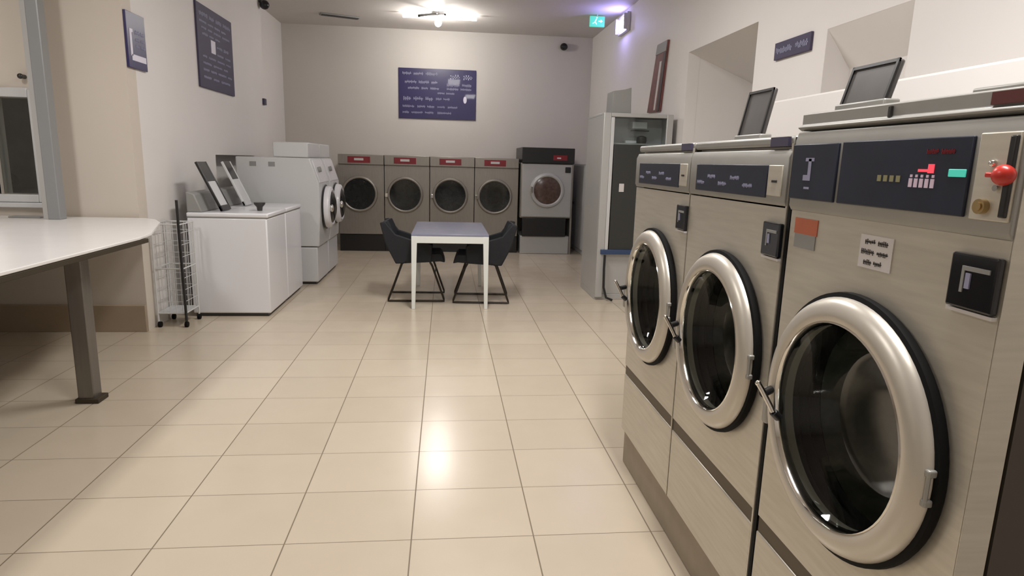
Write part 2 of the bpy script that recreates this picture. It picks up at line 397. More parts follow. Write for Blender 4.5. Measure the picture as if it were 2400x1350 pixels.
# --- the two older washers
def make_big_washer(y0, label):
    y1 = y0 + .66; top = 1.535
    root = thing('washing_machine', label, 'washing machine', ((FX + 1.7) / 2, (y0 + y1) / 2, .18), 'large front loading washers in the right row')
    cy, cz = washer_body(root, y0, y1, top, off=.008, ret=.006)
    door_parts(root, cy, cz)
    pn = MB().prism([(FX - .001, 1.356), (FX - .007, 1.368), (FX - .007, 1.48), (FX + .002, 1.50), (FX + .05, 1.505), (FX + .05, 1.356)], 1, y0 + .003, y1 - .003).build('control_panel', 'steel_mid', root, .002)
    sc = B(FX - .010, FX - .005, y0 + .10, y1 - .065, 1.373, 1.460).build('display', 'navy', pn, .002)
    q = random.Random(3); t = MB()
    for k in range(5): lettering(t, 'x', FX - .0110, FX - .0095, y1 - .08 - .085 * k, y1 - .14 - .085 * k, 1.395 + (k % 2) * .02, 1.407 + (k % 2) * .02, q, 1)
    t.build('display_marks', 'sigtext', sc, smooth=False)
    B(FX - .010, FX - .006, y0 + .022, y0 + .095, 1.38, 1.46).build('coin_plate', 'steel', pn, .002)
    B(FX - .012, FX - .009, y0 + .045, y0 + .07, 1.415, 1.421).build('coin_slot', 'black', pn, smooth=False)
    MB().box(FX + .004, 1.70, y0 + .002, y1 - .002, 1.508, top).build('top_cover', 'steel_mid', root, .008)
    B(FX - .004, FX + .004, y0 + .02, y0 + .11, 1.508, 1.532).build('rating_label', 'greysign', root, smooth=False)
    pay_box(root, y0 + .0, y0 + .088, 1.222, 1.312)
    return root
w1 = make_big_washer(1.563, 'middle large steel washer of the right row, smoked soap lid raised, between two others')
w0 = copy_tree(w1); w0.location.y += .662; w0['label'] = 'farthest large steel washer of the right row, beside the grey vending cabinet'
def soap_lid(root, y0, y1, zb, zt, x0=.995, lean=.085):
    mb = MB(); mb.box(x0, x0 + .014, y0, y1, zb, zt)
    a = math.atan2(lean, zt - zb); mb.rot(a, 'Y', (x0, 0, zb)); o = mb.build('soap_lid', 'lidgrey', root, .005)
    r = MB()
    for q in ((y0, y0 + .008, zb, zt), (y1 - .008, y1, zb, zt), (y0, y1, zt - .008, zt)): r.box(x0 - .004, x0 + .001, *q)
    r.rot(a, 'Y', (x0, 0, zb)); r.build('lid_rim', 'black', o, smooth=False)
    B(x0 - .01, x0 + .03, y0 - .01, y1 + .01, zb - .03, zb + .003).build('soap_hopper', 'steel_mid', root, .004)
soap_lid(w1, 1.996, 2.162, 1.556, 1.705, 1.0, .03)

# --- nearest washer, newer panel
y0, y1, top = .892, 1.542, 1.583
w2 = thing('washing_machine', 'nearest large steel washer with white notice and lit dark display', 'washing machine', ((FX + 1.7) / 2, (y0 + y1) / 2, .18), 'large front loading washers in the right row')
cy, cz = washer_body(w2, y0, y1, top)
door_parts(w2, cy, cz)
pn = MB().prism([(FX - .001, 1.350), (FX - .008, 1.362), (FX - .008, 1.52), (FX - .002, 1.540), (FX + .05, 1.542), (FX + .05, 1.35)], 1, y0 + .002, y1 - .002).build('control_panel', 'steel_mid', w2, .002)
XP = FX - .008
ds = B(XP - .005, XP + .002, .985, 1.338, 1.380, 1.512).build('display', 'navy', pn, .002)
B(XP - .005, XP + .002, 1.352, 1.538, 1.380, 1.510).build('side_display', 'navy', pn, .002)
XD = XP - .005
t = MB()
for k in range(5): t.box(XD - .0015, XD + .001, 1.058 + k * .0135, 1.066 + k * .0135, 1.424, 1.440)
for k in range(5): t.box(XD - .0015, XD + .001, 1.059 + k * .0135, 1.064 + k * .0135, 1.442, 1.447)
t.build('status_lights', 'ledwhite', ds, smooth=False)
t = MB().box(XD - .0015, XD + .001, 1.062, 1.076, 1.450, 1.466).box(XD - .0015, XD + .001, 1.076, 1.100, 1.452, 1.457).build('warning_light', 'ledred', ds, smooth=False)
B(XD - .0015, XD + .001, 0.990, 1.028, 1.445, 1.458).build('start_button', 'ledgreen', ds, .002)
t = MB()
for k in range(4): t.box(XD - .0015, XD + .001, 1.145 + k * .018, 1.155 + k * .018, 1.432, 1.444)
t.build('cycle_lights', 'ledyellow', ds, smooth=False)
t = MB(); q = random.Random(5)
lettering(t, 'x', XD - .001, XD + .001, 1.085, 1.02, 1.484, 1.492, q, 2)
t.build('display_lettering', 'redlabel', ds, smooth=False)
t = MB().box(XD - .001, XD + .001, 1.450, 1.462, 1.438, 1.476).box(XD - .001, XD + .001, 1.440, 1.475, 1.470, 1.478).box(XD - .001, XD + .001, 1.450, 1.480, 1.425, 1.438).box(XD - .001, XD + .001, 1.450, 1.472, 1.405, 1.410)
t.build('side_symbol', 'sigtext', pn, smooth=False)
# coin mechanism with the red button
B(XP - .004, XP + .002, 0.898, .974, 1.378, 1.516).build('coin_plate', 'steel', pn, .002)
B(XP - .010, XP - .002, .900, .912, 1.385, 1.51).build('coin_channel', 'black', pn, .002)
MB().sphere((XP - .012, .910, 1.450), .018, (.8, 1, .9)).build('red_button', 'red', pn)
MB().box(XP - .014, XP - .003, 0.905, .944, 1.446, 1.454).build('red_lever', 'red', pn, .002)
MB().cyl((XP - .014, .946, 1.400), (XP - .002, .946, 1.400), .012, 20).cyl((XP - .016, .946, 1.400), (XP - .013, .946, 1.400), .007, 20).build('lock', 'brass', pn)
MB().cyl((XP - .010, .925, 1.43), (XP - .002, .925, 1.43), .005, 16).build('bolt', 'chrome', pn)
MB().sphere((XP - .006, .94, 1.468), .006).build('bolt', 'chrome', pn)
# top cap
MB().prism([(FX + .004, 1.543), (FX - .006, 1.549), (FX - .006, 1.553), (FX + .004, 1.557), (FX + .004, 1.583), (FX + .03, 1.588), (1.70, 1.588), (1.70, 1.543)], 1, y0 + .002, y1 - .002).build('top_cover', 'steel_mid', w2, .002)
B(FX - .002, FX + .004, 1.214, 1.222, 1.556, 1.578).build('latch', 'darkmetal', w2, .001)
B(FX - .001, FX + .005, .895, .978, 1.560, 1.580).build('name_plate', 'darkred', w2, smooth=False)
MB().box(FX + .06, 1.68, y0 + .01, y0 + .20, 1.588, 1.60).build('rear_cap', 'steel_mid', w2, .004)
soap_lid(w2, 1.42, 1.591, 1.612, 1.708, 1.0, .026)
pay_box(w2, .897, .992, 1.230, 1.322)
nt = sticker(w2, 'notice', 1.152, 1.252, 1.254, 1.322, 'paper', t=.002)
t = MB(); q = random.Random(9)
for (a, b, z) in ((1.236, 1.166, 1.303), (1.245, 1.163, 1.282), (1.234, 1.178, 1.261)): lettering(t, 'x', FX - .0028, FX - .0018, a, b, z, z + .011, q, 2)
t.build('notice_lettering', 'ink', nt, smooth=False)
st = sticker(w2, 'sticker', 1.418, 1.508, 1.262, 1.296, 'grey', t=.002)
sticker(w2, 'sticker', 1.414, 1.512, 1.296, 1.334, 'orange', t=.002)
B(FX + .001, FX + .03, 1.5425, 1.557, .182, 1.53).build('gap_shade_strip', 'rubber', w2, smooth=False)  # dark filler strip standing in for the shaded gap between two washers
# common plinth
tag(B(.888, 1.66, .90, 2.885, 0, .178).build('machine_plinth', 'kick', bevel=.006), 'low brown plinth under the right row of large washers', 'plinth')

# ------------------------------------------------------------------ vending cabinet beyond the right washers
CY = 6.65
cb = thing('vending_cabinet', 'tall grey glass topped cabinet with dark panel beyond the right washers', 'cabinet', (1.99, 7.0, 0))
mb = MB(); mb.box(1.62, 2.36, CY + .04, 7.40, 0, .06); mb.box(1.62, 1.64, CY + .04, 7.40, .06, 1.95); mb.box(2.34, 2.36, CY + .04, 7.40, .06, 1.95)
mb.box(1.64, 2.34, 7.38, 7.40, .06, 1.95); mb.box(1.62, 2.36, CY + .04, 7.40, 1.95, 1.975); mb.box(1.64, 2.34, CY + .05, CY + .07, .06, .50)
mb.build('body', 'cabgrey', cb, .004)
mb = MB(); mb.box(1.62, 1.70, CY, CY + .04, .03, 1.975); mb.box(2.29, 2.36, CY, CY + .04, .03, 1.975); mb.box(1.70, 2.29, CY, CY + .04, 1.935, 1.975)
mb.build('frame', 'cabgrey', cb, .006)
B(1.745, 2.28, CY + .005, CY + .04, .55, 1.655).build('front_panel', 'cabdark', cb, .004)
B(1.700, 1.735, CY - .003, CY + .03, .55, 1.93).build('light_strip', 'whitegrey', cb, .003)
B(1.655, 2.28, CY - .02, CY + .03, .505, .555).build('bumper_strip', 'bluestrip', cb, .004)
B(1.82, 1.872, CY - .001, CY + .006, 1.17, 1.255).build('sticker', 'paper', cb, smooth=False)
B(1.74, 2.29, CY + .015, CY + .021, 1.655, 1.935).build('pane', 'clear', cb, smooth=False)
B(1.64, 2.34, CY + .30, CY + .32, 1.66, 1.94).build('back_panel', 'whitegrey', cb, smooth=False)
B(1.64, 2.34, CY + .04, CY + .30, 1.66, 1.675).build('shelf', 'cabgrey', cb, smooth=False)
mb = MB()
B(1.96, 2.12, CY + .12, CY + .298, 1.83, 1.90).build('drawer_front', 'whitegrey', cb, .004)
B(1.94, 2.14, CY + .11, CY + .115, 1.80, 1.815).build('drawer_slot', 'black', cb, smooth=False)
tag(B(1.90, 2.02, CY + .14, CY + .26, 1.676, 1.705).build('soap_packet', 'white', bevel=.006), 'small white packet lying left on the shelf in the grey cabinet', 'packet')
mb = MB().lathe([(0, .045), (.03, .055), (.07, .05), (.085, .02)], 2, (2.09, CY + .2, 1.676), 20, cap0=True, cap1=True)
tag(mb.build('soap_tub', 'darkmetal'), 'dark round tub on the shelf of the grey cabinet', 'tub')
bx = MB().prism([(1.71, 1.976), (1.915, 1.976), (1.905, 2.235), (1.84, 2.215), (1.715, 2.195)], 1, CY + .05, CY + .30)
tag(bx.build('storage_box', 'grey', bevel=.005), 'greenish grey box standing on top of the tall cabinet', 'box')
tag(MB().tube([(1.70, CY - .03, .50), (1.695, CY - .045, .35), (1.70, CY - .05, .15), (1.73, CY - .06, .04), (1.80, CY - .05, .012)], .013, 10).build('power_cable', 'black'), 'black cable hanging from the tall cabinet down to the floor', 'cable')

# poster on the right wall
po = thing('poster', 'tall red and dark poster on the right wall above the cabinet', 'poster', (2.41, 7.42, 2.06))
mb = MB().prism([(7.245, 2.055), (7.70, 2.07), (7.46, 2.80), (7.12, 2.80)], 0, 2.395, 2.418); mb.build('board', 'posterred', po, smooth=False)
mb = MB().prism([(7.26, 2.06), (7.34, 2.062), (7.22, 2.68), (7.14, 2.68)], 0, 2.390, 2.396); mb.build('dark_stripe', 'posterdark', po, smooth=False)
mb = MB().prism([(7.40, 2.08), (7.45, 2.08), (7.33, 2.60), (7.27, 2.60)], 0, 2.390, 2.396); mb.build('pale_stripe', 'paper', po, smooth=False)
mb = MB().prism([(7.15, 2.69), (7.50, 2.69), (7.46, 2.795), (7.125, 2.795)], 0, 2.390, 2.396); mb.build('header', 'grey', po, smooth=False)

# low white cupboard along the far right wall
cu = thing('wall_cupboard', 'low pale cupboard with a dark handle along the far right wall', 'cupboard', (2.3, 9.2, 0))
mb = MB(); mb.box(2.20, 2.42, 7.5, 10.98, .0, 1.44); mb.build('body', 'whitegrey', cu, .006)
for k, (a, b) in enumerate(((7.52, 8.62), (8.64, 9.78), (9.80, 10.96))):
    d = B(2.182, 2.20, a, b, .08, 1.42).build('door', 'whitegrey', cu, .004)
    B(2.150, 2.182, (9.40 if k == 1 else b - .2), (9.55 if k == 1 else b - .06), .785, .815).build('handle', 'darkmetal', d, .005)

# ------------------------------------------------------------------ row at the back
BF = 10.2
def make_back_washer(x0, wd, label):
    root = thing('washing_machine', label, 'washing machine', (x0 + wd / 2, 10.55, 0), 'steel washers along the back wall')
    x1 = x0 + wd; cx = x0 + wd * .46; cz = .90
    B(x0 + .004, x1 - .004, BF + .02, 10.98, .27, 1.50).build('body', 'steel_far', root, .008)
    B(x0 + .004, x1 - .004, BF, BF + .02, .275, 1.34).build('front_panel', 'steel_far', root, .004)
    pn = B(x0 + .004, x1 - .004, BF - .012, BF + .02, 1.35, 1.50).build('control_panel', 'steel_far', root, .005)
    B(x0 + .15, x1 - .21, BF - .018, BF - .010, 1.375, 1.47).build('display', 'redlabel', pn, .002)
    B(x0 + .25, x1 - .31, BF - .021, BF - .017, 1.41, 1.445).build('display_light', 'paper', pn, smooth=False)
    B(x0, x1, BF + .04, 10.9, 0, .268).build('plinth', 'black', root, .004)
    d = MB().lathe([(.0, .275), (-.03, .28), (-.05, .27), (-.055, .255), (-.05, .242), (-.035, .238)], 1, (cx, BF, cz), 48).build('door', 'steel_far', root)
    MB().lathe([(-.04, .24), (-.035, .20), (-.03, .12), (-.028, .004)], 1, (cx, BF, cz), 40, cap1=True).build('door_glass', 'darkglass', d)
    B(cx - .31, cx - .265, BF - .065, BF - .0, cz - .04, cz + .02).build('handle', 'chrome', d, .006)
    return root
bw = make_back_washer(-1.648, .70, 'leftmost of the four steel washers on the back wall')
for k, lab in ((1, 'second from left of the four steel washers on the back wall'), (2, 'third from left of the four steel washers, behind the white table'), (3, 'rightmost of the four steel washers, next to the taller dryer')):
    c = copy_tree(bw); c.location.x += .701 * k; c['label'] = lab
# taller dryer
x0, x1, yf = 1.178, 2.02, 10.10
dr = thing('tumble_dryer', 'tall pale steel dryer with black top band at right end of back wall', 'dryer', ((x0 + x1) / 2, 10.5, 0))
B(x0, x1, yf + .02, 10.97, .58, 1.44).build('body', 'steel_far', dr, .01)
B(x0 + .02, x1 - .03, yf, yf + .02, .60, 1.43).build('front_panel', 'cabgrey', dr, .01)
hd = B(x0 + .01, x1, yf - .02, 10.97, 1.44, 1.68).build('header', 'black', dr, .008)
B(x0 + .50, x1 - .12, yf - .027, yf - .019, 1.49, 1.57).build('display', 'redlabel', hd, smooth=False)
B(x0 + .56, x1 - .22, yf - .030, yf - .026, 1.515, 1.535).build('display_light', 'paper', hd, smooth=False)
B(x1 - .14, x1 - .05, yf - .012, yf + .01, 1.30, 1.39).build('coin_slot', 'black', dr, .01)
B(x0 + .04, x1 - .10, yf - .006, yf + .05, .29, .58).build('lint_panel', 'black', dr, .006)
B(x0 + .02, x1 - .03, yf + .04, 10.9, 0.0, .29).build('base', 'cabgrey', dr, .01)
B(x1 - .03, x1, yf + .02, 10.95, 0.0, .60).build('side_panel', 'steel_far', dr, .003)
d = MB().lathe([(.0, .27), (-.02, .275), (-.045, .26), (-.05, .235), (-.04, .215)], 1, (1.60, yf, 1.02), 48).build('door', 'cabgrey', dr)
MB().lathe([(-.035, .22), (-.045, .19), (-.055, .10), (-.058, .004)], 1, (1.60, yf, 1.02), 40, cap1=True).build('door_glass', 'darkdrumred', d)
MB().box(1.33, 1.37, yf - .07, yf - .02, .98, 1.08).build('handle', 'chrome', d, .005)

# ------------------------------------------------------------------ white table and two chairs
tb = thing('table', 'small white legged table with blue grey top in the room centre', 'table', (.06, 6.82, 0))
tx0, tx1, ty0, ty1 = -.325, .425, 6.19, 7.45
B(tx0, tx1, ty0, ty1, .725, .745).build('tabletop', 'bluetop', tb, .003)
mb = MB(); mb.box(tx0 + .002, tx1 - .002, ty0 + .002, ty0 + .03, .655, .724); mb.box(tx0 + .002, tx1 - .002, ty1 - .03, ty1 - .002, .655, .724)
mb.box(tx0 + .002, tx0 + .03, ty0 + .03, ty1 - .03, .655, .724); mb.box(tx1 - .03, tx1 - .002, ty0 + .03, ty1 - .03, .655, .724)
mb.build('apron', 'lamwhite', tb, .003)
for (a, b) in ((tx0, ty0), (tx1 - .055, ty0), (tx0, ty1 - .055), (tx1 - .055, ty1 - .055)):
    s = 1 if a == tx0 else 0
    mb = MB(); mb.box(a, a + .055, b, b + .055, 0, .724)
    for v in mb.bm.verts:
        if v.co.z < .1: v.co.x = a + (.035 if v.co.x > a + .01 else 0) + (0 if s else .02); v.co.y = b + (.035 if v.co.y > b + .01 else 0)
    mb.build('leg', 'lamwhite', tb, .003)

ch = thing('chair', 'dark sled based chair pushed under the left side of the white table', 'chair', (-.28, 6.74, 0), 'dark chairs at the white table')
# seat and curved back as one bent shell split in two parts
def shell(prof, yA, yB, th, bow):
    mb = MB(); n = 9; top = []; bot = []
    for k, (x, z, nx, nz, wsc) in enumerate(prof):
        rt, rb = [], []
        for j in range(n):
            u = j / (n - 1) * 2 - 1; ym = (yA + yB) / 2; hw = (yB - yA) / 2 * wsc; off = bow * u * u
            rt.append(mb.bm.verts.new((x + nx * (th / 2 + off), ym + u * hw, z + nz * (th / 2 + off))))
            rb.append(mb.bm.verts.new((x + nx * (-th / 2 + off), ym + u * hw, z + nz * (-th / 2 + off))))
        top.append(rt); bot.append(rb)
    m_ = len(prof)
    for i in range(m_ - 1):
        for j in range(n - 1):
            mb.bm.faces.new((top[i][j], top[i][j + 1], top[i + 1][j + 1], top[i + 1][j])); mb.bm.faces.new((bot[i][j], bot[i + 1][j], bot[i + 1][j + 1], bot[i][j + 1]))
        for j in (0, n - 1): mb.bm.faces.new((top[i][j], top[i + 1][j], bot[i + 1][j], bot[i][j]))
    for i in (0, m_ - 1):
        for j in range(n - 1): mb.bm.faces.new((top[i][j], bot[i][j], bot[i][j + 1], top[i][j + 1]))
    return mb
shell([(-.47, .47, .2, 1, .95), (-.40, .452, .1, 1, 1), (-.25, .445, 0, 1, 1), (-.10, .448, 0, 1, 1), (-.05, .45, 0, 1, .96), (-.01, .435, -.3, .9, .9)], 6.52, 6.97, .085, .018).build('seat', 'navychair', ch, .008)
shell([(-.48, .47, .95, .3, .92), (-.525, .55, .96, .25, .98), (-.56, .64, .95, .3, 1), (-.60, .74, .94, .32, .98), (-.63, .81, .94, .32, .88)], 6.52, 6.97, .035, .05).build('backrest', 'navychair', ch, .008)
for yy in (6.50, 6.955):
    MB().prism([(-.655, .815), (-.60, .825), (-.50, .70), (-.36, .655), (-.17, .62), (-.13, .59), (-.14, .42), (-.50, .40), (-.60, .60)], 1, yy, yy + .035).build('arm', 'navychair', ch, .01)
for yy in (6.52, 6.97):
    pts = [(-.40, .42), (-.44, .40), (-.575, .03), (-.58, .012), (-.56, .011), (-.04, .011), (-.008, .012), (-.01, .035), (-.13, .38), (-.15, .415)]
    path = [(x, yy, z) for x, z in pts]
    MB().tube(path, .011, 10).build('leg', 'chairmetal', ch)
mb = MB(); mb.cyl((-.40, 6.50, .415), (-.40, 6.99, .415), .010); mb.cyl((-.15, 6.50, .415), (-.15, 6.99, .415), .010); mb.cyl((-.10, 6.53, .30), (-.10, 6.96, .30), .006)
mb.build('cross_bar', 'chairmetal', ch)
c2 = copy_tree(ch); c2.location = (.37, 6.68, 0); c2.rotation_euler.z = math.radians(177)
c2['label'] = 'dark sled based chair pushed under the right side of the white table'

# ------------------------------------------------------------------ white machines on the left
def make_top_loader(y0, label):
    y1 = y0 + .66; xb, xf = -2.26, -1.58; root = thing('washing_machine', label, 'washing machine', ((xb + xf) / 2, (y0 + y1) / 2, 0), 'white top loading washers on the left')
    mb = MB(); mb.box(xb, xf, y0, y1, .03, .895); mb.build('body', 'white', root, .012)
    B(xb + .02, xf - .03, y0 + .02, y1 - .02, .0, .032).build('base', 'darkmetal', root, smooth=False)
    B(xb - .002, xf + .012, y0 - .006, y1 + .006, .90, .94).build('top_deck', 'white', root, .012)
    B(xb, xf, y0 + .002, y1 - .002, .893, .902).build('deck_gap', 'grey', root, smooth=False)
    cs = MB().prism([(xb, .94), (xb + .13, .94), (xb + .07, 1.10), (xb, 1.12)], 1, y0 + .01, y1 - .01).build('console', 'grey', root, .01)
    for yy in (y0 + .45, y0 + .56): MB().cyl((xb + .09, yy, 1.03), (xb + .135, yy, 1.045), .026, 20).build('dial', 'whitegrey', cs)
    # open lid: dark frame, smoked upper part, pale lower panel
    yl0, yl1 = y0 + .12, y0 + .36; zb, zt = .945, 1.375; xl = -2.0; lean = -.20
    a = math.atan2(lean, zt - zb); zt = zb + math.hypot(lean, zt - zb)
    lid = MB(); t = .022
    for q_ in ((yl0, yl0 + .022, zb, zt), (yl1 - .022, yl1, zb, zt), (yl0, yl1, zb, zb + .05)): lid.box(xl - t / 2, xl + t / 2, *q_)
    lid.rot(a, 'Y', (xl, 0, zb)); lo = lid.build('lid', 'black', root, .004)
    l2 = B(xl - .008, xl + .008, yl0 + .02, yl1 - .02, zt - .19, zt); l2.rot(a, 'Y', (xl, 0, zb)); l2.build('lid_glass', 'blackgloss', lo, .003)
    l3 = B(xl - .005, xl + .005, yl0 + .02, yl1 - .02, zb + .045, zt - .185); l3.rot(a, 'Y', (xl, 0, zb)); l3.build('lid_panel', 'whitegrey', lo, smooth=False)
    return root
t1 = make_top_loader(5.875, 'nearer white top loading washer with its dark framed lid open')
t2 = copy_tree(t1); t2.location.y += .675; t2['label'] = 'farther white top loading washer between the near one and tall dryers'
for o_ in t2.children:
    if o_.name.startswith('lid'):
        o_.data = o_.data.copy(); o_.data.materials[0] = M['whitegrey']
t2['label'] = 'farther white top loading washer between the near one and tall dryers'
MBk = MB().lathe([(0, .022), (.035, .028), (.06, .05), (.075, .052), (.075, .0)], 2, (-1.72, 6.18, .941), 20, cap0=True)
tag(MBk.build('measuring_cup', 'darkmetal'), 'small dark cup on top of the nearer white washer', 'cup')

def make_tall_dryer(y0, label):
    y1 = y0 + .66; xb, xf = -2.30, -1.43
    root = thing('tumble_dryer', label, 'dryer', ((xb + xf) / 2, (y0 + y1) / 2, 0), 'tall white dryers on the left')
    prof = [(xb, .44), (xf, .44), (xf + .02, .80), (xf + .02, 1.15), (xf - .03, 1.30), (xf - .075, 1.43), (xb, 1.43)]
    MB().prism(prof, 1, y0, y1).build('body', 'whitegrey', root, .012)
    B(xb, xf - .02, y0 + .005, y1 - .005, .03, .43).build('lower_body', 'whitegrey', root, .01)
    B(xb + .03, xf - .05, y0 + .03, y1 - .03, 0, .03).build('base', 'darkmetal', root, smooth=False)
    B(xb + .40, xf - .09, y0 + .01, y1 - .01, 1.435, 1.60).build('upper_housing', 'whitegrey', root, .012)
    pn = MB().prism([(xf + .004, 1.16), (xf + .022, 1.16), (xf - .075 + .018, 1.41), (xf - .085, 1.40)], 1, y0 + .06, y1 - .06).build('control_panel', 'white', root, .003)
    MB().cyl((xf - .03, y0 + .2, 1.30), (xf + .01, y0 + .2, 1.31), .03, 20).build('dial', 'grey', pn)
    cy = y0 + .34; cz = .87
    d = MB().lathe([(.0, .24), (.04, .245), (.075, .235), (.09, .205), (.08, .18)], 0, (xf + .02, cy, cz), 48).build('door', 'white', root)
    MB().lathe([(-.0, .245), (.012, .262), (.022, .245)], 0, (xf + .02, cy, cz), 48).build('door_seal', 'black', d)
    MB().lathe([(.078, .19), (.10, .16), (.12, .09), (.125, .004)], 0, (xf + .02, cy, cz), 40, cap1=True).build('door_glass', 'darkglass', d)
    MB().sphere((xf + .13, cy - .20, cz), .03, (.8, 1, 1.4)).build('handle', 'chrome', d)
    for zz in (1.33,):
        mk = MB(); mk.box(xb + .35, xb + .42, y0 - .003, y0 + .002, zz, zz + .05); mk.box(xb + .15, xb + .22, y0 - .003, y0 + .002, zz, zz + .05)
        mk.build('side_vent', 'grey', root, smooth=False)
    return root
d1 = make_tall_dryer(7.42, 'nearer tall white dryer with bulging round door on the left')
d2 = copy_tree(d1); d2.location.y += .70; d2['label'] = 'farther tall white dryer on the left, before the back washers'

# wire trolley beside the white washer
tr = thing('laundry_trolley', 'light wire trolley with one black upright beside the white top loader', 'trolley', (-2.29, 5.63, 0))
fr = MB()
px0, px1, py0, py1 = -2.40, -2.175, 5.50, 5.78
for (x, y) in ((px0, py0), (px0, py1), (px1, py1)): fr.cyl((x, y, .05), (x, y, .88), .008, 8)
for z in (.12, .5, .87):
    fr.tube([(px0, py0, z), (px1, py0, z), (px1, py1, z), (px0, py1, z), (px0, py0, z)], .006, 8)
fr.build('frame', 'whitegrey', tr)
bk = MB()
for k in range(2, 9, 2):
    x = px0 + (px1 - px0) * k / 9; bk.cyl((x, py0, .12), (x, py0, .87), .0025, 6); bk.cyl((x, py1, .12), (x, py1, .87), .0025, 6)
for k in range(2, 9, 2):
    y = py0 + (py1 - py0) * k / 9; bk.cyl((px0, y, .12), (px0, y, .87), .0025, 6); bk.cyl((px1, y, .12), (px1, y, .87), .0025, 6)
for z in (.22, .32, .42, .6, .7, .8): bk.tube([(px0, py0, z), (px1, py0, z), (px1, py1, z), (px0, py1, z), (px0, py0, z)], .0025, 6)
bk.box(px0, px1, py0, py1, .115, .122)
bk.build('wire_basket', 'whitegrey', tr)
MB().cyl((px1, py0, .05), (px1 - .012, py0, 1.07), .011, 12).build('upright', 'black', tr, label='black upright')
for (x, y) in ((px0 + .01, py0), (px1, py0), (px1, py1), (px0 + .01, py1)):
    MB().cyl((x - .012, y, .024), (x + .012, y, .024), .024, 18).build('wheel', 'rubber', tr)

# ------------------------------------------------------------------ folding counter, leg, post
ZC = .935
ct = thing('folding_counter', 'long white folding counter with brown edge at left', 'counter', (-3.3, 3.2, 0))
poly = [(LX + .01, 1.0), (-1.865, 1.0), (-1.865, 4.12), (-1.90, 4.35), (-2.12, 5.02), (-2.25, 5.25), (-2.36, 5.34), (LX + .01, 5.34)]
MB().prism(poly, 2, ZC - .018, ZC).build('worktop', 'whitetop', ct, .004)
B(-1.885, -1.862, 1.0, 4.22, ZC - .046, ZC - .020).build('edge_trim', 'edge', ct, .003, label='brown front edge')
MB().prism([(LX + .02, 1.01), (-1.89, 1.01), (-1.89, 4.12), (-1.93, 4.37), (-2.15, 5.02), (-2.27, 5.22), (-2.38, 5.33), (LX + .02, 5.33)], 2, ZC - .044, ZC - .0185).build('underside', 'whitegrey', ct, smooth=False)
for yy in (3.80, 1.5):
    lg = B(-2.125, -2.035, yy - .04, yy + .05, .012, ZC - .05).build('leg', 'brushed', ct, .006)
    B(-2.135, -2.005, yy - .055, yy + .06, 0, .028).build('foot_plate', 'edge', lg, .004)
tag(B(-3.28, -3.05, 5.18, 5.26, ZC, ZC + .012).build('tray', 'grey', bevel=.004), 'thin dark tray at the back of the counter below the window', 'tray')
pt = thing('grey_post', 'grey metal post rising from the counter to the ceiling', 'post', (-2.87, 5.15, ZC))
B(-2.950, -2.865, 5.10, 5.19, ZC, CEIL).build('shaft', 'postgrey', pt, .006)
B(-2.985, -2.950, 5.105, 5.19, ZC, CEIL).build('light_edge', 'cabgrey', pt, .002)

# ------------------------------------------------------------------ signs
rnd = random.Random(11)
def sign_y(name, label, x0, x1, z0, z1, y, m, rows):
    s = thing(name, label, 'sign', ((x0 + x1) / 2, y, z0))
    B(x0, x1, y - .02, y, z0, z1).build('board', m, s, .003)
    t = MB()
    for (a, b, c, d, n) in rows: lettering(t, 'y', y - .0225, y - .0195, x0 + (x1 - x0) * a, x0 + (x1 - x0) * b, z0 + (z1 - z0) * c, z0 + (z1 - z0) * d, rnd, n)
    t.build('lettering', 'sigtext', s, smooth=False); return s
s1 = sign_y('wall_sign', 'wide navy price sign on the back wall above the washers', -.772, .492, 2.11, 2.905, 11.0, 'navysign',
    [(.05, .50, .865, .925, 3), (.66, .95, .80, .90, 2), (.08, .50, .70, .76, 3), (.62, .94, .66, .72, 2), (.12, .52, .585, .635, 3), (.62, .94, .585, .635, 2), (.50, .72, .50, .54, 2), (.06, .44, .36, .44, 3), (.48, .66, .38, .43, 2), (.05, .20, .22, .27, 1), (.24, .46, .22, .27, 2), (.50, .76, .22, .27, 2), (.05, .45, .10, .15, 3), (.50, .68, .10, .15, 1)])
mb = MB().lathe([(0, .028), (-.004, .028), (-.004, .001)], 1, (.312, 10.98, 2.43), 24, cap1=True)
for v in mb.bm.verts: v.co.z = 2.43 + (v.co.z - 2.43) * 2.0
mb.build('drop_symbol', 'sigwhite', s1)
def sign_x(label, y0, y1, z0, z1, x, side, m, rows, extra=()):
    s = thing('wall_sign', label, 'sign', (x, (y0 + y1) / 2, z0)); o = .02 * side
    B(min(x, x + o), max(x, x + o), y0, y1, z0, z1).build('board', m, s, .003)
    t = MB(); f0, f1 = sorted((x + o - .0005 * side, x + o + .0025 * side))
    for (a, b, c, d, n) in rows: lettering(t, 'x', f0, f1, y0 + (y1 - y0) * a, y0 + (y1 - y0) * b, z0 + (z1 - z0) * c, z0 + (z1 - z0) * d, rnd, n)
    t.build('lettering', 'sigtext', s, smooth=False)
    if extra:
        t = MB()
        for (a, b, c, d) in extra: t.box(f0, f1, y0 + (y1 - y0) * a, y0 + (y1 - y0) * b, z0 + (z1 - z0) * c, z0 + (z1 - z0) * d)
        t.build('white_marks', 'sigwhite', s, smooth=False)
    return s
sign_x('small navy sign with white bar, nearest on the left wall', 5.30 + .09, 5.70, 2.085, 2.50, WX, 1, 'navysign',
       [(.42, .92, .62, .70, 2), (.42, .92, .50, .56, 2), (.42, .92, .38, .44, 2)], [(.13, .23, .22, .70), (.23, .30, .64, .70), (.18, .93, .14, .25)])
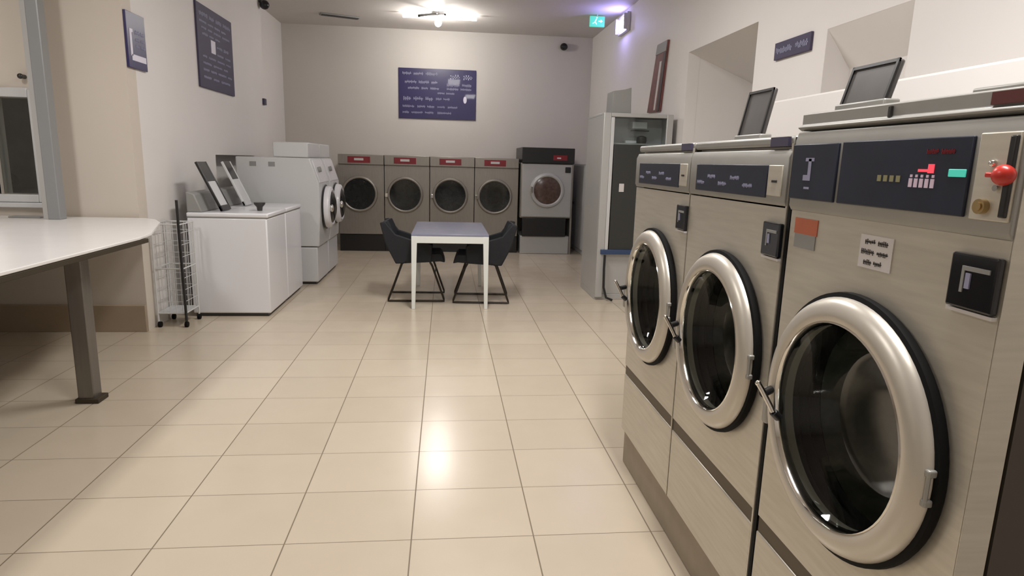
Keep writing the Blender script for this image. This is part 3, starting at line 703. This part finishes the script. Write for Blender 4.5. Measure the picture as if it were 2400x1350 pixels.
sign_x('larger slate blue sign with many lines, second on the left wall', 6.85, 7.90, 2.10, 2.90, WX, 1, 'greysign',
       [(.06, .94, .86, .91, 4), (.06, .80, .78, .81, 4), (.10, .9, .71, .74, 4), (.12, .6, .64, .67, 3), (.5, .85, .54, .58, 2), (.5, .9, .45, .48, 2), (.10, .9, .37, .40, 4), (.10, .8, .29, .32, 3), (.10, .92, .21, .24, 4), (.10, .85, .12, .15, 3)],
       [(.34, .46, .46, .62)])
sign_x('short wide slate sign on the pillar between the right niches', 4.245, 4.72, 2.232, 2.352, RX, -1, 'greysign', [(.94, .06, .32, .68, 2)])
tag(B(WX - .012 + .012, WX + .028, 9.10, 9.20, 2.11, 2.19).build('notice', 'greysign', bevel=.002), 'small purple grey notice at the far end of the left wall', 'notice')

# ------------------------------------------------------------------ ceiling things
def camera_unit(label, loc, mount):
    r = thing('security_camera', label, 'camera', loc); x, y, z = loc
    MB().cyl(mount, (x, y, z + .02), .022, 14).build('bracket', 'darkmetal', r)
    MB().sphere((x, y, z), .062, (1, 1, .95)).build('dome', 'blackgloss', r)
    return r
camera_unit('black dome camera on the end of the left wall near the ceiling', (WX + .07, 9.5 - .35, 3.37), (WX + .001, 9.5 - .35, 3.42))
camera_unit('tiny black dome camera high on the back wall at right', (1.925, 10.93, 3.33), (1.925, 10.995, 3.37))
tag(MB().cyl((-3.162, 5.375, 1.98), (-3.162, 5.33, 1.98), .016, 16).sphere((-3.162, 5.325, 1.98), .02).build('wall_hook', 'darkmetal'), 'tiny dark knob on the wall above the narrow window', 'hook')
vn = thing('ceiling_vent', 'long dark slot vent in the ceiling near the back', 'vent', (-1.565, 10.215, CEIL - .02))
mb = B(-1.85, -1.28, 10.15, 10.28, CEIL - .02, CEIL - .001); mb.rot(math.radians(20), 'Z', (-1.565, 10.215, 0)); mb.build('frame', 'grey', vn, .004)
mb = MB()
for k in range(3): mb.box(-1.83, -1.30, 10.165 + k * .035, 10.187 + k * .035, CEIL - .026, CEIL - .018)
mb.rot(math.radians(20), 'Z', (-1.565, 10.215, 0)); mb.build('slot', 'black', vn, smooth=False)
# visible ceiling lamp
lx, ly = -.12, 9.75
lm = thing('ceiling_lamp', 'bright ceiling lamp with dark arms and bare bulb near the back wall', 'lamp', (lx, ly, 3.30))
B(lx - .10, lx + .10, ly - .10, ly + .10, CEIL - .03, CEIL - .001).build('canopy', 'whitegrey', lm, .01)
mb = MB(); mb.tube([(lx - .02, ly - .06, CEIL - .03), (lx - .12, ly - .22, CEIL - .07), (lx - .26, ly - .36, CEIL - .12)], .02, 10); mb.tube([(lx + .0, ly - .08, CEIL - .03), (lx + .06, ly - .3, CEIL - .07), (lx + .10, ly - .42, CEIL - .10)], .014, 10)
mb.build('arm', 'darkmetal', lm)
MB().cyl((lx - .0, ly, CEIL - .03), (lx, ly, 3.42), .022, 14).build('socket', 'whitegrey', lm)
MB().sphere((lx, ly, 3.375), .05, (1, 1, 1.1)).build('bulb', 'tube', lm)
MB().cyl((lx + .10, ly + .02, CEIL - .05), (lx + .55, ly + .02, CEIL - .05), .022, 14).cyl((lx - .50, ly + .02, CEIL - .05), (lx - .10, ly + .02, CEIL - .05), .022, 14).build('tube', 'tube', lm)
l = bpy.data.lights.new('lamp_glow', 'POINT'); l.energy = 34; l.shadow_soft_size = .10; l.color = (1, .96, .90)
lo = bpy.data.objects.new('lamp_glow', l); C.objects.link(lo); lo.parent = lm; lo.location = (0, 0, -.02)
# exit sign and insect lamp
ex = thing('exit_sign', 'hanging green lit exit sign near the right wall', 'sign', (2.09, 9.3, 3.33))
B(1.99, 2.20, 9.29, 9.33, 3.335, 3.475).build('housing', 'exitgreen', ex, .006)
mb = MB(); mb.sphere((2.085, 9.287, 3.452), .010, (1, .3, 1)); mb.prism([(2.055, 3.40), (2.07, 3.40), (2.088, 3.435), (2.074, 3.44)], 1, 9.284, 9.291)
mb.prism([(2.058, 3.402), (2.068, 3.395), (2.088, 3.375), (2.084, 3.356), (2.074, 3.372), (2.052, 3.392)], 1, 9.284, 9.291); mb.prism([(2.052, 3.398), (2.060, 3.392), (2.045, 3.375), (2.025, 3.372), (2.025, 3.381), (2.040, 3.384)], 1, 9.284, 9.291)
mb.prism([(2.110, 3.400), (2.140, 3.400), (2.140, 3.385), (2.170, 3.407), (2.140, 3.430), (2.140, 3.415), (2.110, 3.415)], 1, 9.284, 9.291)
mb.build('pictogram', 'exitwhite', ex, smooth=False)
MB().cyl((2.095, 9.31, 3.47), (2.095, 9.31, CEIL - .001), .008, 8).build('stem', 'whitegrey', ex)
uv = thing('insect_lamp', 'violet glowing lamp at the top of the right wall', 'lamp', (2.36, 8.95, 3.2))
B(2.37, 2.418, 8.75, 9.2, 3.20, 3.44).build('housing', 'whitegrey', uv, .005)
MB().cyl((2.345, 8.78, 3.36), (2.345, 9.17, 3.36), .014, 12).cyl((2.345, 8.78, 3.28), (2.345, 9.17, 3.28), .014, 12).build('tube', 'uv', uv)
mb = MB()
for yy in (8.765, 9.185): mb.box(2.33, 2.37, yy - .01, yy + .01, 3.22, 3.42)
mb.build('end_cap', 'whitegrey', uv, .002)
l = bpy.data.lights.new('violet_glow', 'POINT'); l.energy = 4.5; l.shadow_soft_size = .05; l.color = (.42, .36, 1)
lo = bpy.data.objects.new('violet_glow', l); C.objects.link(lo); lo.parent = uv; lo.location = (-.08, 0, .10)
# out-of-view ceiling fixtures that light the front; the counter one is added to brighten the left
for i, (x, y, sx, sy, wt) in enumerate(LIGHT_ROWS):
    fx = thing('ceiling_light', ('long white ceiling light above the near right washers', 'long white ceiling light above the aisle floor before the table', 'unseen ceiling light added above the folding counter to brighten the left')[i], 'lamp', (x, y, CEIL - .08), 'long ceiling lights')
    B(x - sx / 2 - .03, x + sx / 2 + .03, y - sy / 2 - .03, y + sy / 2 + .03, CEIL - .07, CEIL - .001).build('housing', 'whitegrey', fx, .006)
    B(x - sx / 2, x + sx / 2, y - sy / 2, y + sy / 2, CEIL - .078, CEIL - .070).build('diffuser', 'whitetop', fx, smooth=False)
    area_light('panel_glow', (x, y, CEIL - .085), sx, sy, wt, WARM, fx)
